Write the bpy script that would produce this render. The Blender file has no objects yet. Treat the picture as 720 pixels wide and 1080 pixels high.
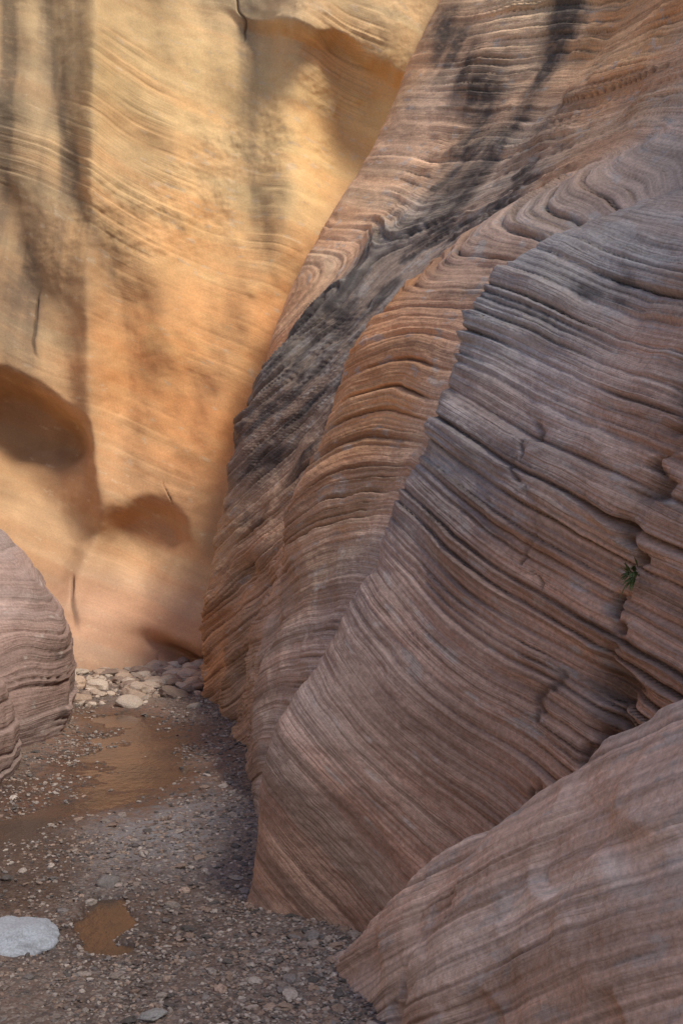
import bpy, math, numpy as np
from mathutils import Vector
scene=bpy.context.scene

# ------------------------------------------------------------------ numeric helpers
def _h(ix,iy,iz,seed):
    n=(ix.astype(np.int64)*374761393+iy.astype(np.int64)*668265263+iz.astype(np.int64)*2147483647+seed*1274126177)&0xffffffff
    n=((n^(n>>13))*1274126177)&0xffffffff
    n=((n^(n>>16))*2246822519)&0xffffffff
    n=n^(n>>15)
    return (n&0xffff)/65535.0
def vnoise(x,y,z,seed=0):
    x,y,z=np.broadcast_arrays(np.asarray(x,float),np.asarray(y,float),np.asarray(z,float))
    fx=np.floor(x);fy=np.floor(y);fz=np.floor(z)
    tx=x-fx;ty=y-fy;tz=z-fz
    tx=tx*tx*tx*(tx*(tx*6-15)+10);ty=ty*ty*ty*(ty*(ty*6-15)+10);tz=tz*tz*tz*(tz*(tz*6-15)+10)
    r=0
    for a in (0,1):
        for b in (0,1):
            for c in (0,1):
                w=(tx if a else 1-tx)*(ty if b else 1-ty)*(tz if c else 1-tz)
                r=r+w*_h(fx+a,fy+b,fz+c,seed)
    return r*2-1
def fbm(x,y,z,o=4,seed=0):
    r=0;a=1.0;f=1.0;t=0
    for i in range(o):
        r=r+a*vnoise(x*f+i*7.3,y*f+i*3.1,z*f+i*5.7,seed+i);t+=a;a*=.5;f*=2.03
        # turn the lattice between octaves so no grid direction shows
        x,y,z=(.80*x+.60*y,-.60*x*.80+.64*y+.60*z,.36*x-.48*y+.80*z)
    return r/t
def fbl(x,y,z,o=4,seed=0):
    """unrotated version, for noise stretched along bedding"""
    r=0;a=1.0;f=1.0;t=0
    for i in range(o):
        r=r+a*vnoise(x*f+i*7.3,y*f+i*3.1,z*f+i*5.7,seed+i);t+=a;a*=.5;f*=2.03
    return r/t
def sst(a,b,x):
    t=np.clip((x-a)/(b-a),0,1);return t*t*(3-2*t)
def pchip(xs,Y,q):
    xs=np.asarray(xs,float);Y=np.asarray(Y,float)
    sh=(-1,)+(1,)*(Y.ndim-1)
    h=np.diff(xs).reshape(sh);d=np.diff(Y,axis=0)/h
    m=np.zeros_like(Y);m[0]=d[0];m[-1]=d[-1]
    pr=d[:-1]*d[1:]
    hm=np.where(pr>0,2*pr/(d[:-1]+d[1:]+np.where(pr>0,0,1)),0)
    cm=(Y[2:]-Y[:-2])/(h[:-1]+h[1:])
    m[1:-1]=.5*hm+.5*cm
    q=np.clip(q,xs[0],xs[-1]);i=np.clip(np.searchsorted(xs,q,side='right')-1,0,len(xs)-2)
    hh=(xs[i+1]-xs[i]);t=((q-xs[i])/hh).reshape(sh);hh=hh.reshape(sh)
    return (2*t**3-3*t**2+1)*Y[i]+(t**3-2*t**2+t)*hh*m[i]+(-2*t**3+3*t**2)*Y[i+1]+(t**3-t**2)*hh*m[i+1]
def layers(s,seed,mn,mx):
    r=np.random.default_rng(seed)
    w=mn+(mx-mn)*r.random(5000)**1.6
    b=np.cumsum(w)-60.0
    b=b[b<60+mx]
    i=np.clip(np.searchsorted(b,s)-1,0,len(b)-2)
    ww=b[i+1]-b[i];t=(s-b[i])/ww
    pr=r.random(len(b))[i]
    saw=pr*(0.35+0.65*t)*(1-sst(.80,1.0,t))*sst(0,.12,t)
    db=np.minimum(s-b[i],b[i+1]-s)
    return saw,np.exp(-(db/0.009)**2)*(0.4+0.6*pr)
def idw(pts,a,b,p=2.6,sa=1.0,sb=1.0):
    W=0;R=0
    for q in pts:
        d=((a-q[0])*sa)**2+((b-q[1])*sb)**2+.03
        w=d**(-p/2)
        W=W+w;R=R+w[...,None]*np.array(q[2:],float)
    return R/W[...,None]
def raw_mesh(me,V,F,attrs):
    k=F.shape[1]
    me.vertices.add(len(V));me.vertices.foreach_set('co',np.ascontiguousarray(V,np.float32).ravel())
    me.loops.add(F.size);me.loops.foreach_set('vertex_index',F.astype(np.int32).ravel())
    me.polygons.add(len(F));me.polygons.foreach_set('loop_start',np.arange(0,F.size,k,dtype=np.int32))
    try: me.polygons.foreach_set('loop_total',np.full(len(F),k,np.int32))
    except Exception: pass
    me.update(calc_edges=True)
    me.polygons.foreach_set('use_smooth',np.ones(len(F),bool))
    for nme,v in attrs.items():
        v=np.asarray(v)
        if v.ndim>=2 and v.shape[-1]==3:
            v=v.reshape(-1,3);c=np.ones((len(v),4),np.float32);c[:,:3]=v
            at=me.attributes.new(nme,'FLOAT_COLOR','POINT');at.data.foreach_set('color',c.ravel())
        else:
            at=me.attributes.new(nme,'FLOAT','POINT');at.data.foreach_set('value',v.ravel().astype(np.float32))
def grid_mesh(name,P,attrs,mat,wrap=False,flip=False):
    n,m=P.shape[:2]
    me=bpy.data.meshes.new(name)
    idx=np.arange(n*m).reshape(n,m)
    a=idx[:-1,:-1].ravel();b=idx[1:,:-1].ravel();c=idx[1:,1:].ravel();d=idx[:-1,1:].ravel()
    f=np.stack([a,d,c,b] if flip else [a,b,c,d],1)
    if wrap:
        a=idx[-1,:-1].ravel();b=idx[0,:-1].ravel();c=idx[0,1:].ravel();d=idx[-1,1:].ravel()
        f=np.concatenate([f,np.stack([a,d,c,b] if flip else [a,b,c,d],1)])
    raw_mesh(me,P.reshape(-1,3),f,attrs)
    ob=bpy.data.objects.new(name,me);scene.collection.objects.link(ob)
    me.materials.append(mat)
    return ob
def normals(P):
    du=np.gradient(P,axis=0);dv=np.gradient(P,axis=1)
    N=np.cross(du,dv);N/=np.linalg.norm(N,axis=-1,keepdims=True)+1e-12
    return N
def rock_color(col,P,S,seed,var=0,pale=0,groove=0,bandamp=.24,soft=0,flake=(.50,.455,.43)):
    """mineral colour of each point: bed-by-bed tone and hue drift, weathered pale flakes, desert varnish, ledge shade painted dark into grooves and joints"""
    x,y,z=P[...,0],P[...,1],P[...,2]
    f3=1+.30*fbm(x*1.3,y*1.3,z*1.3,4,seed)
    hue=sst(-.30,.30,fbl(x*.35,y*.35,S*3.2,3,seed+4))
    band=1+bandamp*fbl(x*.4,y*.4,S*8,3,seed+9)+.6*bandamp*sst(-.1,.5,fbm(x*.7,y*.7,z*.7,2,seed+29))*fbl(x*.3,y*.3,S*24,2,seed+39)
    c=col*(f3*band)[...,None]
    c=c*(1-.50*hue[...,None]*(1-np.array([1.0,.82,.72])))*1.05
    pf=fbm(x*5,y*5,S*14,4,seed+13)
    pm=sst(0,.12,pf-.50+.62*pale)*.55
    c=c+(np.array(flake)-c)*np.clip(pm,0,1)[...,None]
    vf=fbm(x*2.0,y*2.0,S*5,5,seed+17)
    vm=sst(0,.65,vf*1.1+1.45*var-.72)
    brk=sst(-.30,.25,fbm(x*7,y*7,S*22,4,seed+19)+.25)
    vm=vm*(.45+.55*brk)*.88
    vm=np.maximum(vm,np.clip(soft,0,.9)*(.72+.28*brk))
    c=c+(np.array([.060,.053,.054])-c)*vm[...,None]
    if not np.isscalar(groove): c=c+(np.array([.050,.034,.030])-c)*np.clip(.78*groove,0,1)[...,None]  # painted shade: ledge grooves and joints pulled towards near black
    return c

# ------------------------------------------------------------------ materials
class NT:
    def __init__(s,name):
        s.m=bpy.data.materials.new(name);s.m.use_nodes=True;s.t=s.m.node_tree;s.n=s.t.nodes;s.n.clear()
        s.out=s.n.new('ShaderNodeOutputMaterial');s.b=s.n.new('ShaderNodeBsdfPrincipled')
        s.t.links.new(s.b.outputs[0],s.out.inputs[0])
    def set(s,inp,v):
        if isinstance(v,bpy.types.NodeSocket): s.t.links.new(v,inp)
        else: inp.default_value=v
    def attr(s,name,out='Fac'):
        a=s.n.new('ShaderNodeAttribute');a.attribute_name=name;return a.outputs[out]
    def pos(s): return s.n.new('ShaderNodeNewGeometry').outputs['Position']
    def math(s,op,a,b=0.0,c=None,clamp=False):
        n=s.n.new('ShaderNodeMath');n.operation=op;n.use_clamp=clamp
        s.set(n.inputs[0],a);s.set(n.inputs[1],b)
        if c is not None:s.set(n.inputs[2],c)
        return n.outputs[0]
    def vmul(s,v,k):
        n=s.n.new('ShaderNodeVectorMath');n.operation='MULTIPLY';s.set(n.inputs[0],v);s.set(n.inputs[1],k);return n.outputs[0]
    def sep(s,v):
        n=s.n.new('ShaderNodeSeparateXYZ');s.set(n.inputs[0],v);return n.outputs
    def comb(s,x,y,z):
        n=s.n.new('ShaderNodeCombineXYZ')
        for i,q in enumerate((x,y,z)): s.set(n.inputs[i],q)
        return n.outputs[0]
    def noise(s,v,scale,detail=3,rough=.55):
        n=s.n.new('ShaderNodeTexNoise');s.set(n.inputs['Vector'],v)
        n.inputs['Scale'].default_value=scale;n.inputs['Detail'].default_value=detail
        n.inputs['Roughness'].default_value=rough
        return n.outputs['Fac']
    def vor(s,v,scale,out='Distance'):
        n=s.n.new('ShaderNodeTexVoronoi');s.set(n.inputs['Vector'],v);n.inputs['Scale'].default_value=scale
        return n.outputs[out]
    def mr(s,v,a,b,c=0.0,d=1.0,smooth=True):
        n=s.n.new('ShaderNodeMapRange');n.interpolation_type='SMOOTHSTEP' if smooth else 'LINEAR'
        s.set(n.inputs[0],v)
        for i,q in enumerate((a,b,c,d)): s.set(n.inputs[i+1],q)
        return n.outputs[0]
    def mix(s,f,a,b,mode='MIX'):
        n=s.n.new('ShaderNodeMix');n.data_type='RGBA';n.blend_type=mode
        s.set(n.inputs[0],f)
        for i,q in ((6,a),(7,b)):
            if isinstance(q,tuple): q=(*q,1.0)
            s.set(n.inputs[i],q)
        return n.outputs[2]
    def scale(s,c,f):
        n=s.n.new('ShaderNodeVectorMath');n.operation='SCALE';s.set(n.inputs[0],c);s.set(n.inputs[3],f);return n.outputs[0]
    def bump(s,h,strength,dist,nrm=None):
        n=s.n.new('ShaderNodeBump');n.inputs['Strength'].default_value=strength;n.inputs['Distance'].default_value=dist
        s.set(n.inputs['Height'],h)
        if nrm is not None:s.set(n.inputs['Normal'],nrm)
        return n.outputs[0]

def rock_material(name,fine=1.0):
    k=NT(name)
    P=k.pos();X,Y,Z=k.sep(P)
    S=k.attr('strata');col=k.attr('col','Color');lam=k.attr('lam')
    n2=k.noise(k.comb(k.math('MULTIPLY',X,.7),k.math('MULTIPLY',Y,.7),k.math('MULTIPLY',S,30)),1.4,2,.65)
    n4=k.noise(P,34,2,.75)
    f2=k.mr(n2,.32,.68,-.24,.24,False)
    f2=k.math('MULTIPLY_ADD',f2,lam,1.0)
    f4=k.mr(n4,.3,.7,.82,1.18,False) if fine>.9 else k.mr(n4,.3,.7,.91,1.09,False)
    c=k.scale(col,k.math('MULTIPLY',f2,f4))
    k.set(k.b.inputs['Base Color'],c)
    k.b.inputs['Roughness'].default_value=.86
    k.b.inputs['Specular IOR Level'].default_value=.25
    h=k.math('MULTIPLY_ADD',k.math('MULTIPLY',n2,lam),.020,k.math('MULTIPLY',n4,.007))
    k.set(k.b.inputs['Normal'],k.bump(h,.9*fine,1.0))
    return k.m
rock=rock_material('layered_sandstone')
rock_smooth=rock_material('ochre_sandstone',fine=.55)

# ------------------------------------------------------------------ right canyon wall  x=F(y,z)
ZS=[0,1,2,3,4,5,6,8,10,13,16,17]
ST={
-9:[4,4,4.1,4.2,4.4,4.7,5,5.5,6,7,8,16],  # unseen near rows, rim kept tall to block direct light on the buttress
2:[4,4,4,4.1,4.3,4.6,5,5.6,6.1,7.1,8,16],
4:[1.95,2.0,2.05,2.2,2.7,3.4,4.2,5.2,5.9,6.9,8,16],
5:[1.5,1.56,1.65,1.85,2.35,3.2,4.2,5.2,5.9,6.9,8,16],
5.6:[1.02,1.1,1.3,1.6,2.1,3.2,4.4,5.3,5.9,6.9,8,16],
6.2:[.50,.6,.9,1.3,1.85,3.3,4.6,5.4,6.0,6.9,8,16],
6.7:[.0,.12,.5,.95,1.45,3.3,4.75,5.4,6.0,6.9,8,16],
7.0:[-.42,-.22,.18,.63,1.05,3.3,4.8,5.4,6.0,6.9,8,16],
7.25:[-.56,-.34,.08,.5,.87,3.3,4.8,5.4,6.0,6.9,8,16],
7.8:[-.35,-.05,.4,.8,1.15,3.2,4.7,5.4,5.9,6.9,8,16],
8.7:[-.53,-.25,.3,.8,1.28,2.95,4.4,5.2,5.8,6.8,8,16],
10:[-.78,-.62,-.15,.3,.65,1.65,3.1,4.4,5.3,6.6,8,16],
11:[-.93,-.78,-.52,-.22,.06,.98,2.6,3.9,4.9,6.3,8,16],
12:[-1.08,-.88,-.5,-.08,.38,1.15,2.25,3.55,4.6,6.1,8,16],
13:[-1.2,-.95,-.62,-.2,.30,.95,1.8,3.2,4.3,5.8,8,16],
14:[-1.45,-1.32,-1.1,-.75,-.25,.5,1.35,2.9,3.9,5.4,7.5,16],
15:[-1.82,-1.78,-1.66,-1.42,-1.10,-.50,.42,2.35,3.4,4.9,7,16],
16:[-1.75,-1.72,-1.62,-1.38,-1.15,-.60,.12,1.6,2.5,4.2,6,16],
17.5:[-1.9,-1.8,-1.65,-1.45,-1.28,-1.05,-.72,.42,1.35,3,5,16],
20:[-1.5,-1.5,-1.4,-1.3,-1.1,-.9,-.6,.3,1.3,2.5,4,16],
22:[-1.5,-1.5,-1.4,-1.3,-1.1,-.9,-.6,.3,1.3,2.5,4,16]}
ys=sorted(ST)
yq=np.concatenate([np.linspace(-9,3.9,60),np.geomspace(4,21.5,900)])
zq=np.concatenate([np.linspace(-.4,5.2,560),np.linspace(5.22,11.5,270),np.linspace(11.6,17,40)])
T=np.array([ST[y] for y in ys])
Az=pchip(ZS,T.T,np.clip(zq,0,17))
Fx=pchip(ys,Az.T,yq)
Yg,Zg=np.meshgrid(yq,zq,indexing='ij')
def wallF(y,z):
    a=pchip(ZS,T.T,np.atleast_1d(float(z)));return float(pchip(ys,a.T,np.atleast_1d(float(y)))[0,0])
O=0*Yg
big=fbm(Yg*.55,Zg*.8,O,3,11)
med=fbm(Yg*1.6,Zg*1.9,O,3,21)
hol=vnoise(Yg*1.5+Zg*.55,Zg*.22,O,15)
smoothz=1-sst(15.9,16.6,Yg)
Fx=Fx+big*.10*sst(3,6,Yg)+(med*.07+.10*hol*sst(5,6,Yg)*(1-sst(5,7,Zg)))*(.3+.7*smoothz)
P=np.stack([Fx,Yg,Zg],-1)
N=normals(P);N*=-np.sign((N*np.array([1,.4,-.2])).sum(-1,keepdims=True))
up=sst(5.2,7.2,Zg+.25*(Yg-13)*(Yg>13))
A=np.interp(Yg,[4,8.2,9.2,11,14,17],[.78,.72,.1,-.55,-.85,-.85])
S=Zg+A*Fx*(1-up)+up*(-.30*(Yg-12)+.05*Fx)
S=S+.16*fbm(Fx*.5,Yg*.5,Zg*.5,2,31)+.05*np.sin(Yg*1.1+Zg*.7)+.026*fbm(Fx*1.5,Yg*1.5,Zg*1.5,3,33)
l1,g1=layers(S,1,.05,.26);l2,g2=layers(S+3.3,2,.020,.065);l3,g3=layers(S+1.1,3,.3,.85)
rough=.30+.70*sst(1.3,2.9,Zg+.7*fbm(Yg*.8,Zg*.8,O,2,41)+.9*(6.6-Yg)*(Yg<8))
rough=np.where(Yg>8.3,.80,rough)*(.22+.78*smoothz)
amod=.22+.78*sst(-.30,.35,fbm(Yg*1.0,S*2.0,Fx,3,51))
bl=np.where(Yg<9,.58+.42*sst(-.12,.15,fbm(Yg*2.3+Fx*1.7,S*3.1,O,3,53)),1)
D=rough*amod*(.100*l1*bl+.018*l2+.050*l3)-.024*g1*rough*amod-.008*g2*rough-.026*g3*rough*amod
D=D+.014*fbm(Yg*5,Fx*5,Zg*7,3,61)*(.5+.5*smoothz)+.006*fbm(Yg*20,Fx*20,Zg*24,2,62)
D=D*(1+.4*sst(9,15,Yg))
groove=np.clip(g1*rough*amod*1.4+.36*g2*rough*amod+.7*g3*rough*amod,0,1)
def joint(xc,w,dep,z0,z1,near=8.0):
    zz=np.array([q[0] for q in xc]);xx=np.array([q[1] for q in xc])
    c=np.interp(Zg,zz,xx)+.04*vnoise(Zg*4,O,O,int(w*1e4))+.025*vnoise(Zg*15,O,O,5)+.035*(np.floor(S*7)%3-1)*.6
    ww=w*(.35+1.6*np.abs(vnoise(Zg*3.1,O,O,77)))
    m=np.exp(-((Fx-c)/ww)**2)*sst(z0-.1,z0+.2,Zg)*(1-sst(z1-.3,z1,Zg))*(Yg<near)*(Yg>4)
    m=m*sst(-.55,-.1,vnoise(Zg*6,O,O,int(w*1e4)+3))
    return m*dep,m
for xc,w,dep,z0,z1 in [([(.9,1.2),(1.7,1.33),(2.4,1.42),(3.2,1.75),(4,2.0)],.030,.08,.9,4.1),
                       ([(.5,1.0),(1.6,1.08),(2.6,1.05),(3.4,1.15)],.012,.022,.4,3.2),
                       ([(1.3,1.33),(1.65,1.30),(1.9,1.34)],.055,.15,1.35,1.95),
                       ([(1.2,1.22),(1.6,1.25)],.03,.06,.8,1.7),
                       ([(2.4,1.62),(3.2,1.9),(3.8,2.0)],.012,.03,2.4,3.9)]:
    dd,mm=joint(xc,w,dep,z0,z1);D=D-dd;groove=np.maximum(groove,mm*.9)
P=P+N*D[...,None]
#        y   z    r    g    b   varnish pale   (upper buttress rgb raised to paint in sky light)
RC=[(7.0,.2,.47,.33,.26,0,.1),(6.2,.6,.49,.34,.27,0,.1),(7.2,1.5,.46,.37,.34,.02,.2),(6.6,1.8,.48,.36,.315,.02,.2),
(7.1,2.7,.37,.325,.32,.38,.35),(6.6,3.0,.43,.35,.325,.28,.3),(5.9,2.2,.54,.375,.295,0,.25),(5.4,2.6,.56,.38,.30,.05,.15),(5.8,3.4,.55,.41,.345,.10,.3),
(7.2,3.7,.38,.36,.365,.54,.85),(6.7,3.9,.46,.41,.385,.42,.7),(6.4,4.4,.56,.45,.39,.20,.5),(8,4.6,.56,.44,.375,.22,.4),
(9,.3,.42,.36,.33,.1,.1),(9.2,1.5,.44,.36,.33,.15,.15),(10,2.4,.52,.39,.29,.1,.35),(10.3,3.4,.62,.35,.19,.2,.35),(11,4.3,.62,.32,.15,.2,.2),(11,1,.45,.36,.31,.1,.1),
(13,1,.47,.34,.25,.1,.1),(14.7,.7,.52,.32,.20,0,.1),(15,2,.47,.32,.21,.25,.1),(13.5,2.5,.44,.29,.20,.45,.2),
(14.6,3.4,.34,.25,.20,.75,.4),(15,4.6,.34,.30,.26,.88,.75),(13.3,4.6,.34,.28,.25,.78,.7),(12.3,4,.48,.30,.20,.42,.4),(15.0,5.7,.44,.37,.32,.84,.7),(13,5.5,.42,.36,.32,.66,.6),
(16.3,4.8,.60,.39,.25,.2,.2),(16.8,5.6,.66,.41,.25,.0,.15),(17,6.8,.68,.44,.28,0,.15),(16.3,6.6,.66,.45,.31,.05,.3),(17.5,9,.68,.43,.26,0,.2),(16.6,8.2,.64,.46,.34,.05,.3),(14,6.8,.56,.44,.35,.40,.35),(11.5,6.3,.60,.38,.25,.1,.15),
(13.5,8.2,.64,.38,.21,.05,.15),(12,7.5,.64,.36,.19,0,.15),(10.3,5.2,.58,.44,.36,.25,.45),(9,5.2,.56,.43,.36,.25,.4),(15,10,.60,.43,.27,.1,.1),(8,9,.45,.33,.24,.1,.1)]
C=idw(RC,Yg,Zg,3.2)
var=C[...,3];pale=C[...,4]
def run(y0,z0,sl,w,za,zb,amp):
    wob=.10*vnoise(Zg*1.1,O,O,int(y0*7))+.10*fbm(Yg*5,Zg*1.2,O,3,int(y0*9))
    m=np.exp(-np.abs((Yg-y0-sl*(Zg-z0)+wob)/w)**2.2)
    return amp*m*sst(za-.7,za+.5,Zg)*(1-sst(zb,zb+1.0,Zg))*(.6+.4*sst(-.4,.3,fbm(Yg*6,Zg*.8,O,3,int(y0*5))))
soft=run(14.9,7,.70,.40,6.0,9.6,.95)+run(14.3,7,.40,.22,6.4,8.8,.85)+run(15.0,9.2,.35,.28,8.4,14,.95)+run(13.2,6.5,.5,.35,5.6,7.0,.45)
var=var+.5*soft
soft=np.maximum(soft,.46*sst(.45,.85,C[...,3]))
lamA=np.clip(.45+.5*rough,0,1.0)*(.45+.55*smoothz)
col=rock_color(C[...,:3],P,S,71,np.clip(var,0,1.2),pale,groove,soft=soft,bandamp=.36)
grid_mesh('canyon_wall',P,{'strata':S,'col':np.clip(col,.02,.8),'lam':lamA},rock)

# ------------------------------------------------------------------ back canyon wall  y=G(x,z)
xq=np.concatenate([np.linspace(-12,-6,50),np.linspace(-5.99,2.6,560),np.linspace(2.62,8,30)])
zb=np.concatenate([np.linspace(-.4,11.5,640),np.linspace(11.55,17,30)])
X,Z=np.meshgrid(xq,zb,indexing='ij');O=0*X
G=17.75+.10*Z
G=G-1.1*(1-sst(0,2.6,Z))**1.5
G=G-1.8*sst(-5.2,-9,X)
G=G+.32*fbm(X*.5,Z*.28,O,3,101)
def ell(cx,cz,rx,rz,dep,ed=.25,rot=0.0,open_bottom=.0):
    c,s=math.cos(rot),math.sin(rot)
    dx=(X-cx)*c+(Z-cz)*s;dz=-(X-cx)*s+(Z-cz)*c
    dx=dx+.10*fbm(X*1.4,Z*1.4,O,2,int(cz*10)+520)
    dz=dz+.18*fbm(X*1.1,Z*1.1,O,3,int(cx*10)+500)
    dzz=np.where(dz<0,dz*(1-open_bottom),dz)
    r=np.sqrt((dx/rx)**2+(dzz/rz)**2)
    e=ed+open_bottom*.6*sst(0.1,-.6,dz)
    return dep*(1-sst(1-e*2,1+e*.35,r))*(1-.35*np.clip(r,0,1)**2)
G=G+ell(-5.3,3.75,1.35,.95,1.10,.24,-.30,.6)+ell(-3.2,1.9,.95,.90,.48,.24,.15,.65)+ell(-4.5,2.4,.8,1.5,.40,.5,.2)
G=G+ell(.15,8.6,1.5,1.75,.62,.48,.35)+ell(-2.0,7.6,.9,2.6,.25,.6,.15)
def flute(pts,w,d):
    zz=[q[0] for q in pts][::-1];xx=[q[1] for q in pts][::-1]
    c=np.interp(Z,zz,xx)+.12*vnoise(Z*.6,O,O,int(w*100))
    return d*np.exp(-np.abs((X-c)/w)**1.8)*sst(zz[0]-1.0,zz[0]+1.4,Z)
G=G+flute([(12,-5.0),(9.7,-4.75),(7.7,-4.3),(6.5,-3.7),(5.0,-3.4),(3.4,-3.5)],.36,.18)
G=G-flute([(12,-4.3),(9.0,-4.0),(7.2,-3.4),(5.5,-2.9),(4,-3.0)],.5,.13)
G=G+flute([(12,-6),(8,-5.6),(5.6,-4.9),(5,-4.7)],.5,.32)
G=G+flute([(12,-1.3),(8,-1.45),(6,-1.0),(3,-1.9)],.38,.16)
G=G-flute([(7.5,-.7),(6,-1.3),(4,-1.9),(2.5,-2.3)],.5,.32)
G=G-flute([(5.0,-4.0),(3.6,-3.95),(2.6,-3.75),(1.6,-4.1),(.6,-4.3)],.26,.26)
lip=np.interp(X,[-3,-1.0,.2,1.3,2.2],[11.2,10.35,9.95,9.35,9.2])+.12*vnoise(X*2,O,O,9)
G=G-.42*sst(-.05,.14,Z-lip)*sst(-2.2,-.6,X)
G=G+.9*np.exp(-((X+2.35)/.75)**2)*np.exp(-((Z-.15-.35*np.clip(-X-2.1,0,2))/.22)**2)
P=np.stack([X,G,Z],-1)
N=normals(P);N*=-np.sign((N*np.array([0,1,0])).sum(-1,keepdims=True))
S=Z+.42*X+.25*fbm(X*.4,Z*.4,O,2,131)
l1,g1=layers(S,11,.10,.5);l2,g2=layers(S+1.2,12,.03,.10)
am=sst(.05,.6,fbm(X*.6,Z*.6,O,3,141))*(.3+.7*sst(4.5,7,Z))
fl=sst(.05,.35,fbm(X*.9,Z*.7,O,4,161))*sst(5.5,7.5,Z)
D=am*(.030*l1+.006*l2-.006*g1)+.055*fbm(X*1.5,Z*1.5,G*1.5,3,151)+(.007+.018*fl)*fbm(X*7,Z*7,G*3,3,152)
crack=np.zeros_like(X)
for pts,w in [([(11.5,-1.75),(10.6,-1.65),(8.3,-1.5),(7.2,-1.3),(6.3,-1.05)],.018),([(3.1,-2.9),(2,-2.55),(.9,-3.3),(0,-2.6)],.006),([(2.0,-4.25),(1.2,-4.1),(.6,-3.9)],.03),([(6.2,-4.9),(5.2,-4.95),(4.8,-4.85)],.02)]:
    zz=[q[0] for q in pts][::-1];xx=[q[1] for q in pts][::-1]
    c=np.interp(Z,zz,xx)+.10*fbm(Z*2.2,O,O,3,int(w*1000))
    m=np.exp(-((X-c)/w)**2)*sst(zz[0],zz[0]+.4,Z)*(1-sst(zz[-1]-.4,zz[-1],Z))*sst(-.35,.3,vnoise(Z*1.7,O,O,int(w*999)))
    crack=np.maximum(crack,m)
D=D-.05*crack
P=P+N*D[...,None]
BC=[(-5,9.5,.48,.35,.205,0,.2),(-4.9,7.5,.48,.34,.195,0,.1),(-5.2,5.7,.47,.325,.185,0,.1),(-3.6,9.5,.63,.43,.215,0,.2),(-3.9,7.5,.60,.395,.20,0,.1),  # upper-left shadow painted in as darker tones
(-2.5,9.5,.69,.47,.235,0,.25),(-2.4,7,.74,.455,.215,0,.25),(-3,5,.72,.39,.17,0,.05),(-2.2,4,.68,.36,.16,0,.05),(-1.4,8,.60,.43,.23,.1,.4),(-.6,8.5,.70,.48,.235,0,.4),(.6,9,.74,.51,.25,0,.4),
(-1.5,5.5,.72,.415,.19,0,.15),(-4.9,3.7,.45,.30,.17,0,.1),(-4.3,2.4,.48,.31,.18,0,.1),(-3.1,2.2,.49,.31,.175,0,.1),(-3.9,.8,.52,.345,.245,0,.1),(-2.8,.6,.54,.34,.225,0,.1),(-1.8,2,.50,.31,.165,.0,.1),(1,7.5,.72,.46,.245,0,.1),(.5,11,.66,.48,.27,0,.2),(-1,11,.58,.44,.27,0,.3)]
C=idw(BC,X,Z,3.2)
stain=fbm(X*2.6+.5*np.sin(Z*.5),Z*.22,O,4,171);st2=fbm(X*6,Z*.5,O,3,175)
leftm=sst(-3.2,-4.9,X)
soft=(.34*leftm+.07)*sst(-.25,.45,stain)*sst(3.0,6.0,Z)+.08*leftm*sst(4,6,Z)  # streak stains, plus upper-left shadow painted as a darker left side
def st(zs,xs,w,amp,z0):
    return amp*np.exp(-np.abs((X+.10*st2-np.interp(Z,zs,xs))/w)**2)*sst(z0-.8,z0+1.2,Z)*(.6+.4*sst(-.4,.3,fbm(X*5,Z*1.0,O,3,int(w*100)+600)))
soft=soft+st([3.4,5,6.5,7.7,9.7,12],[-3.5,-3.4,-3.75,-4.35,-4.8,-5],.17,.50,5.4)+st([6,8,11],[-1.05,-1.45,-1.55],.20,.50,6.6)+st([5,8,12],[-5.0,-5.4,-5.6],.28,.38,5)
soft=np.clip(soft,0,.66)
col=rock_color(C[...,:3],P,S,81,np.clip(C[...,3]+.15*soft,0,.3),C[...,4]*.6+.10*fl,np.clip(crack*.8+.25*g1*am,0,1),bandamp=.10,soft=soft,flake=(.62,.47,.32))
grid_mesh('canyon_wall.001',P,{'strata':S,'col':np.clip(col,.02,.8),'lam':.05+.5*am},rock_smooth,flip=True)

# ------------------------------------------------------------------ left canyon wall (closes the slot, out of frame, kept low to admit sky light)
yl=np.linspace(-9,17.4,260);zl=np.linspace(-.4,8.0,110)
Y,Z=np.meshgrid(yl,zl,indexing='ij');O=0*Y
Hx=-np.maximum(.31*Y,0)-2.0-.35*Z-14*sst(6.3,7.8,Z)+.3*fbm(Y*.4,Z*.4,O,3,201)
P=np.stack([Hx,Y,Z],-1);S=Z-.3*Hx+.2*fbm(Y*.4,Z*.4,O,2,202);l1,g1=layers(S,21,.06,.25)
P[...,0]+=.06*l1-.02*g1
one=np.ones_like(Y)
grid_mesh('canyon_wall.002',P,{'strata':S,'col':rock_color(one[...,None]*np.array([.42,.33,.27]),P,S,85),'lam':one*.7},rock)

# ------------------------------------------------------------------ near sandstone slab
def V(*a): return np.array(a,float)
base=[V(-.16,6.14,-.1),V(.08,5.55,-.1),V(.32,4.85,-.1),V(.66,4.05,-.1),V(1.1,3.1,-.1),V(2.0,2.0,-.1)]
crest=[V(-.12,6.2,-.03),V(.20,5.95,.43),V(.62,5.5,.93),V(1.05,5.02,1.38),V(1.5,4.6,1.86),V(2.6,4.3,2.7)]
cols=[]
for b,c in zip(base,crest):
    u_=c-b;L=np.linalg.norm(u_)
    nrm=np.cross(V(.45,-.6,0),u_);nrm/=np.linalg.norm(nrm)+1e-9
    if nrm[0]>0:nrm=-nrm
    m1=b+u_*.35+nrm*.10*L;m2=b+u_*.7+nrm*.10*L;m3=b+u_*.92+nrm*.035*L
    cols.append([b,m1,m2,m3,c+V(.03,.03,-.005),c+V(.22,.16,-.10)*min(1,L),c+V(.6,.5,-.7)*min(1,L)])
Cg=np.array(cols)
t=pchip([0,.35,.7,.92,1.0,1.15,1.6],Cg.transpose(1,0,2),np.linspace(0,1.6,440))
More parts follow.
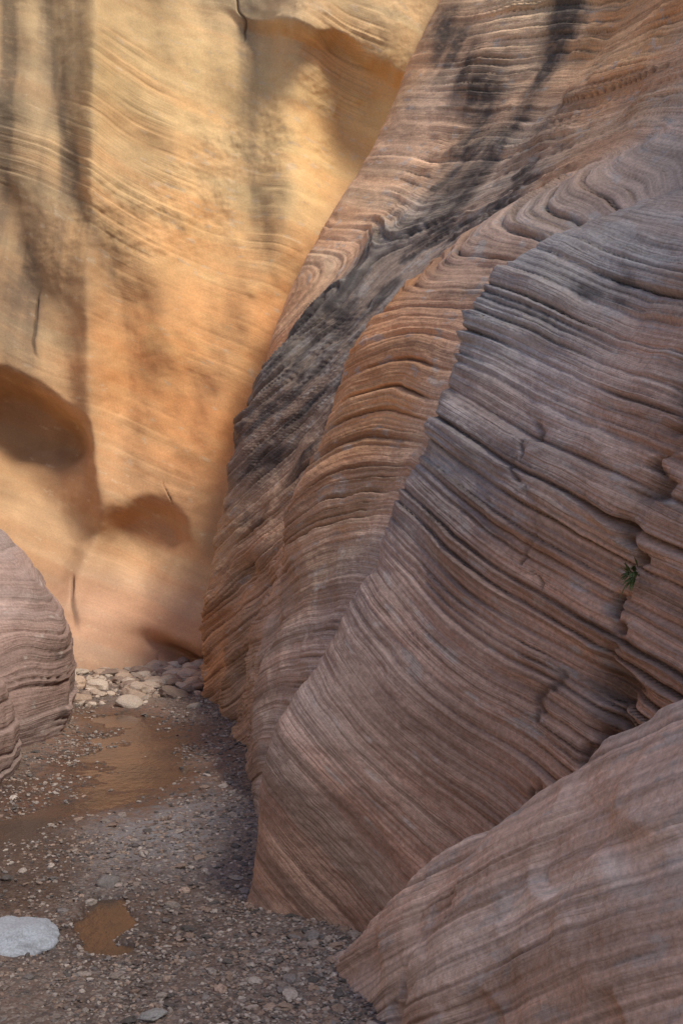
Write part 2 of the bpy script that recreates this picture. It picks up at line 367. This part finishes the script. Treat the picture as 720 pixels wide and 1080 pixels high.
P=pchip([0,1,2,3,4,5],t.transpose(1,0,2),np.linspace(0,5,700))
N=normals(P);N*=np.sign((N*np.array([-.5,-.5,.6])).sum(-1,keepdims=True))
x,y,z=P[...,0],P[...,1],P[...,2]
P=P+N*(.09*fbm(x*1.5,y*1.5,z*1.5,3,301)-.06*sst(.1,.5,vnoise(x*2.6,y*2.6,z*2.6,309)))[...,None]
x,y,z=P[...,0],P[...,1],P[...,2]
S=.87*z+.50*y-.34*x+.10*fbm(x*.8,y*.8,z*.8,2,302)+.06*x**2+.008*fbm(x*4,y*4,z*4,2,312)
l1,g1=layers(S,31,.03,.15);l2,g2=layers(S,32,.012,.04)
am=.25+.75*sst(-.3,.3,fbm(x*1.2,y*1.2,S*3,3,303))
D=am*(.034*l1+.009*l2-.013*g1-.004*g2)+.012*fbm(x*6,y*6,z*6,3,304)+.004*fbm(x*25,y*25,z*25,2,305)
D=D-.07*sst(.1,.3,fbm(x*4,y*4,z*4,2,306))*sst(.5,.1,z)
P=P+N*D[...,None]
one=np.ones(P.shape[:2])
colr=one[...,None]*np.array([.56,.435,.37])
line=sst(.1,.4,fbl(x*.4,y*.4,S*24,2,307))-.8*sst(.15,.45,fbl(x*.4,y*.4,S*30,2,317))
colr=colr*(1+.30*line[...,None])
grid_mesh('sandstone_slab',P,{'strata':S,'col':np.clip(rock_color(colr,P,S,91,0,one*.3,.95*g1*am+.35*g2*am,bandamp=.26),.02,.8),'lam':.6+.3*am},rock,flip=True)

# ------------------------------------------------------------------ left rounded boulders
def blob(name,c,r,seed,colr):
    u=np.linspace(0,2*np.pi,400,endpoint=False);v=np.linspace(.02,np.pi-.02,280)
    U,W=np.meshgrid(u,v,indexing='ij')
    d=np.stack([np.cos(U)*np.sin(W),np.sin(U)*np.sin(W),np.cos(W)],-1)
    n=fbm(d[...,0]*1.3+seed,d[...,1]*1.3,d[...,2]*1.3,3,seed)
    P=np.array(c)+d*np.array(r)*(1+.12*n)[...,None]
    x,y,z=P[...,0],P[...,1],P[...,2]
    S=z+.22*x-.08*y+.16*fbm(x*.7,y*.7,z*.7,3,seed+3)
    l1,g1=layers(S,seed+5,.06,.26);l2,g2=layers(S,seed+6,.02,.05)
    am=.25+.75*sst(-.3,.3,fbm(x,y,S*2,3,seed+9))
    P=P+d*(am*(.070*l1-.018*g1+.010*l2)+.018*fbm(x*5,y*5,z*5,3,seed+8))[...,None]
    one=np.ones(P.shape[:2])
    return grid_mesh(name,P,{'strata':S,'col':rock_color(one[...,None]*np.array(colr),P,S,seed+20,one*.2,one*.1,.8*g1*am),'lam':one*.7},rock,wrap=True,flip=True)
blob('sandstone_boulder',(-4.28,12.8,.55),(1.20,1.5,1.80),401,(.34,.26,.245))
blob('sandstone_boulder.001',(-4.02,10.6,.15),(.98,1.1,1.10),431,(.32,.245,.23))

# ------------------------------------------------------------------ ground
CH=[(-2.75,13.9,.35),(-2.45,13.0,.62),(-2.2,11.8,.62),(-2.0,10.6,.58),(-2.25,9.7,.42),(-2.65,8.9,.34),(-2.7,8.0,.22)]
PD=[(-1.43,6.95,.15),(-1.40,6.6,.12),(-1.5,7.3,.10)]
def capdist(x,y,L):
    d=np.full(np.shape(x),9.0)
    for (x0,y0,r0),(x1,y1,r1) in zip(L[:-1],L[1:]):
        dx,dy=x1-x0,y1-y0;t=np.clip(((x-x0)*dx+(y-y0)*dy)/(dx*dx+dy*dy),0,1)
        d=np.minimum(d,np.hypot(x-x0-t*dx,y-y0-t*dy)-(r0+t*(r1-r0)))
    return d
def gh(x,y):
    x=np.asarray(x,float);y=np.asarray(y,float)
    nn=fbm(x*.7,y*.7,0*x,3,501);n2=fbm(x*3,y*3,0*x,4,511)
    near=np.clip((60-np.hypot(x,y))/40,0,1)
    z=.035*nn+.024*n2
    dc=capdist(x,y,CH)+.22*fbm(x*1.4,y*1.4,0*x,3,521);dp=capdist(x,y,PD)+.12*fbm(x*4,y*4,0*x,3,522)
    z=z+.02-.056*(1-sst(-.35,.30,dc))-.062*(1-sst(-.06,.10,dp))
    z=z+.12*sst(14.0,17.2,y)
    return z*near
gx=np.concatenate([-np.geomspace(2500,6.2,30),np.linspace(-6,2.5,430),np.geomspace(2.6,2500,30)])
gy=np.concatenate([-np.geomspace(2500,1.1,24),np.linspace(-1,4.6,30),np.geomspace(4.7,18.5,760),np.geomspace(19,2500,24)])
X,Y=np.meshgrid(gx,gy,indexing='ij')
Zz=gh(X,Y)+.010*fbm(X*12,Y*12,0*X,3,531)*(np.abs(Y-9)<10)
wl=-.024
wet=1-sst(wl-.002,wl+.060,Zz)
damp=sst(.40,-.1,capdist(X,Y,[(-2.9,10.2,.4),(-2.6,9.0,.45),(-2.4,8.0,.35),(-2.0,7.3,.15)])+.35*fbm(X*1.8,Y*1.8,0*X,3,541))
wet=np.maximum(wet,.95*damp)
bar=np.exp(-(((X+1.35)/.6)**2+((Y-8.9)/1.1)**2))
mud=np.exp(-(np.clip(capdist(X,Y,CH),0,9)/.45)**2)*sst(8.5,9.8,Y)
P=np.stack([X,Y,Zz],-1)
k=NT('creek_bed_gravel')
Pn=k.pos();wt=k.attr('wet');br=k.attr('bar');md=k.attr('mud')
c1=k.noise(Pn,1.1,3,.6);c2=k.noise(Pn,9,4,.7);vc=k.sep(k.vor(Pn,34,'Color'));vdist=k.vor(Pn,34);vc2=k.sep(k.vor(Pn,80,'Color'))
c=k.mix(k.mr(c1,.35,.65),(.15,.104,.088),(.23,.16,.132))
c=k.mix(k.mr(c2,.35,.7,0,.6),c,(.12,.094,.086))
c=k.mix(k.mr(vc[0],.55,.95,0,.55),c,(.31,.26,.235))
c=k.mix(k.mr(vc[1],.7,.9,0,.6),c,(.075,.068,.066))
c=k.mix(k.mr(vc2[1],.7,1.0,0,.5),c,(.40,.345,.32))
c=k.mix(k.math('MULTIPLY',k.mr(c2,.35,.6),k.math('MULTIPLY',br,.9)),c,(.31,.30,.32))
c=k.mix(k.math('MULTIPLY',md,k.mr(c2,.62,.42)),c,(.28,.165,.118))
c=k.mix(k.math('MULTIPLY',wt,.85),c,k.mix(1.0,c,(.38,.33,.31),'MULTIPLY'))
k.set(k.b.inputs['Base Color'],c)
k.set(k.b.inputs['Roughness'],k.mr(wt,0,1,.92,.36))
k.set(k.b.inputs['Normal'],k.bump(k.math('SUBTRACT',k.math('MULTIPLY',c2,.02),k.math('MULTIPLY',vdist,.012)),.9,1.0))
grid_mesh('ground',P,{'wet':wet,'bar':bar,'mud':mud},k.m)

# ------------------------------------------------------------------ creek water
k=NT('silty_water')
Pn=k.pos()
k.set(k.b.inputs['Base Color'],k.mix(k.mr(k.noise(Pn,1.5,3),.35,.65),(.14,.082,.055),(.085,.06,.048)))
k.b.inputs['Roughness'].default_value=.16
k.b.inputs['IOR'].default_value=1.33
k.b.inputs['Specular IOR Level'].default_value=.42
k.set(k.b.inputs['Normal'],k.bump(k.noise(k.vmul(Pn,(1,.6,1)),14,3,.6),.5,.014))
wx=np.linspace(-5,-.6,60);wy=np.linspace(5.8,15.4,100)
X,Y=np.meshgrid(wx,wy,indexing='ij')
grid_mesh('creek_water',np.stack([X,Y,wl+.002*fbm(X*3,Y*3,0*X,2,601)],-1),{},k.m)

# ------------------------------------------------------------------ stones
def ico(sub):
    import bmesh
    bm=bmesh.new();bmesh.ops.create_icosphere(bm,subdivisions=sub,radius=1)
    v=np.array([q.co[:] for q in bm.verts]);f=np.array([[w.index for w in q.verts] for q in bm.faces]);bm.free();return v,f
k=NT('creek_stones')
rw=k.attr('tint','Color');Pn=k.pos();nn_=k.noise(Pn,70,2,.65)
k.set(k.b.inputs['Base Color'],k.scale(rw,k.mr(nn_,.3,.7,.72,1.22,False)));k.b.inputs['Roughness'].default_value=.88
k.set(k.b.inputs['Normal'],k.bump(nn_,.5,.006))
stone=k.m
def scatter(name,xy,size,sub,seed,pal,flat=.6,sink=.25,smooth=False,rot=None):
    r=np.random.default_rng(seed);v,f=ico(sub);n=len(xy)
    j=1+.17*r.standard_normal((n,len(v)))
    if sub>=3:
        o=r.random((n,1,3))*50;q=v[None]*1.2+o
        j=1+.42*fbm(q[...,0],q[...,1],q[...,2],3,seed)
    sc=np.stack([.75+.6*r.random(n),.6+.5*r.random(n),flat*(.6+.6*r.random(n))],1)
    VV=v[None]*j[...,None]*sc[:,None]*size[:,None,None]
    a=r.random(n)*6.283
    if rot is not None:a=a*0+rot
    ca,sa=np.cos(a)[:,None],np.sin(a)[:,None]
    tl=(r.random(n)-.5)*.6;ct,st_=np.cos(tl)[:,None],np.sin(tl)[:,None]
    x,y,z=VV[...,0],VV[...,1],VV[...,2]
    x,z=x*ct-z*st_,x*st_+z*ct
    x,y=x*ca-y*sa,x*sa+y*ca
    z0=gh(xy[:,0],xy[:,1])
    VV=np.stack([x+xy[:,0:1],y+xy[:,1:2],z+(z0+size*flat*(.5-sink))[:,None]],-1)
    F=(f[None]+(np.arange(n)*len(v))[:,None,None]).reshape(-1,3)
    pal=np.array(pal);pc=pal[r.integers(0,len(pal),n)]*(.75+.5*r.random((n,1)))
    tint=np.repeat(pc,len(v),0)
    me=bpy.data.meshes.new(name);raw_mesh(me,VV.reshape(-1,3),F,{'tint':tint})
    if not smooth: me.polygons.foreach_set('use_smooth',np.zeros(len(F),bool))
    me.materials.append(stone);ob=bpy.data.objects.new(name,me);scene.collection.objects.link(ob);return ob
PAL=[(.34,.28,.25),(.26,.205,.18),(.21,.185,.18),(.12,.105,.10),(.43,.37,.335),(.28,.20,.16),(.37,.27,.22)]
EY=[5,6.1,6.8,7.2,8.7,10,13,15];EX=[.1,-.15,0,-.55,-.55,-.8,-1.2,-1.8]
n=44000
r=np.random.default_rng(3)
yy=4.8*(17.3/4.8)**r.random(n);xx=-.33*yy+r.random(n)*(.33*yy+.3)
cl=fbm(xx*1.1,yy*1.1,0*xx,3,701)
edge=np.exp(-np.abs(xx-np.interp(yy,EY,EX))/.35)
br_=np.exp(-(((xx+1.3)/.6)**2+((yy-8.8)/1.3)**2))
h=gh(xx,yy)
keep=(r.random(n)<np.clip(.15+.9*cl+.75*edge+.4*br_,0.04,1))&((h>wl-.004)|(r.random(n)<.16))
xy=np.stack([xx,yy],1)[keep];sz=.007+.013*r.random(len(xy))**2.2
scatter('gravel',xy,sz*(.6+.06*xy[:,1]),1,11,PAL)
n=3800
yy=4.8*(17.3/4.8)**r.random(n);xx=-.33*yy+r.random(n)*(.33*yy+.3)
edge=np.exp(-np.abs(xx-np.interp(yy,EY,EX))/.28)
keep=(r.random(n)<.12+.8*edge)&(gh(xx,yy)>wl)
xy=np.stack([xx,yy],1)[keep];sz=.018+.030*r.random(len(xy))**3
scatter('cobbles',xy,sz,2,12,PAL,.55)
n=560
yy=14.4+2.9*r.random(n)**.6;xx=-4.6+2.8*r.random(n)
sz=.03+.15*r.random(n)**4
scatter('rubble',np.stack([xx,yy],1),sz,3,13,[(.48,.38,.31),(.42,.31,.24),(.52,.43,.36),(.30,.22,.18)],.6,.25)
scatter('white_stone',np.array([[-1.86,6.62]]),np.array([.215]),4,21,[(.44,.48,.55)],.40,.25,True,rot=-.5)
scatter('grey_stone',np.array([[-.93,5.58]]),np.array([.10]),4,22,[(.45,.44,.44)],.3,.2,True)
scatter('grey_stone.001',np.array([[-1.55,7.6]]),np.array([.08]),3,23,[(.3,.27,.26)],.5,.2,True)

# ------------------------------------------------------------------ small plant rooted in a joint
k=NT('leaf_green');k.b.inputs['Base Color'].default_value=(.12,.17,.06,1);k.b.inputs['Roughness'].default_value=.7
yc=np.linspace(5.2,6.6,200);xc=np.array([wallF(a,2.2) for a in yc])
i=int(np.argmin(np.abs(xc-1.42)));py,px,pz=yc[i],xc[i],2.2
Vv=[];Ff=[]
r=np.random.default_rng(5)
for i in range(70):
    d=np.array([-.6*r.random()-.2,-.9*r.random(),r.random()*1.6-.6]);d/=np.linalg.norm(d)
    L=.05+.08*r.random();o=np.array([px-.02,py-.02,pz])+(r.random(3)-.5)*.05
    s=np.cross(d,[0,0,1.]);s/=np.linalg.norm(s)+1e-6;w=.004+.004*r.random()
    q=len(Vv);Vv+=[o,o+d*L*.5+s*w,o+d*L-np.array([0,0,.02]),o+d*L*.5-s*w];Ff.append([q,q+1,q+2,q+3])
me=bpy.data.meshes.new('small_plant');raw_mesh(me,np.array(Vv),np.array(Ff),{});me.materials.append(k.m)
ob=bpy.data.objects.new('small_plant',me);scene.collection.objects.link(ob)

# ------------------------------------------------------------------ light
sd=Vector((.62,-.62,1.05)).normalized()
el=math.asin(sd.z);az=math.atan2(sd.x,sd.y)
w=bpy.data.worlds.new("World");scene.world=w;w.use_nodes=True
nt=w.node_tree;bg=nt.nodes['Background'];sky=nt.nodes.new('ShaderNodeTexSky');sky.sky_type='NISHITA';sky.sun_disc=False
sky.sun_elevation=el;sky.sun_rotation=az
nt.links.new(sky.outputs[0],bg.inputs[0]);bg.inputs[1].default_value=.15
L=bpy.data.lights.new('bounce_sun','SUN');L.energy=3.6;L.angle=math.radians(15);L.color=(1,.91,.75)  # wide soft lamp standing in for light bounced off the canyon walls
lo=bpy.data.objects.new('bounce_sun',L);scene.collection.objects.link(lo);lo.rotation_euler=sd.to_track_quat('Z','Y').to_euler()

cam=bpy.data.cameras.new('camera');co=bpy.data.objects.new('camera',cam);scene.collection.objects.link(co)
co.location=(0,0,2.5);co.rotation_euler=(math.radians(90),0,0)
cam.sensor_fit='VERTICAL';cam.sensor_height=36;cam.sensor_width=24;cam.lens=40;cam.clip_end=6000;cam.clip_start=.05
scene.camera=co
scene.view_settings.view_transform='Standard';scene.view_settings.look='None';scene.view_settings.exposure=0
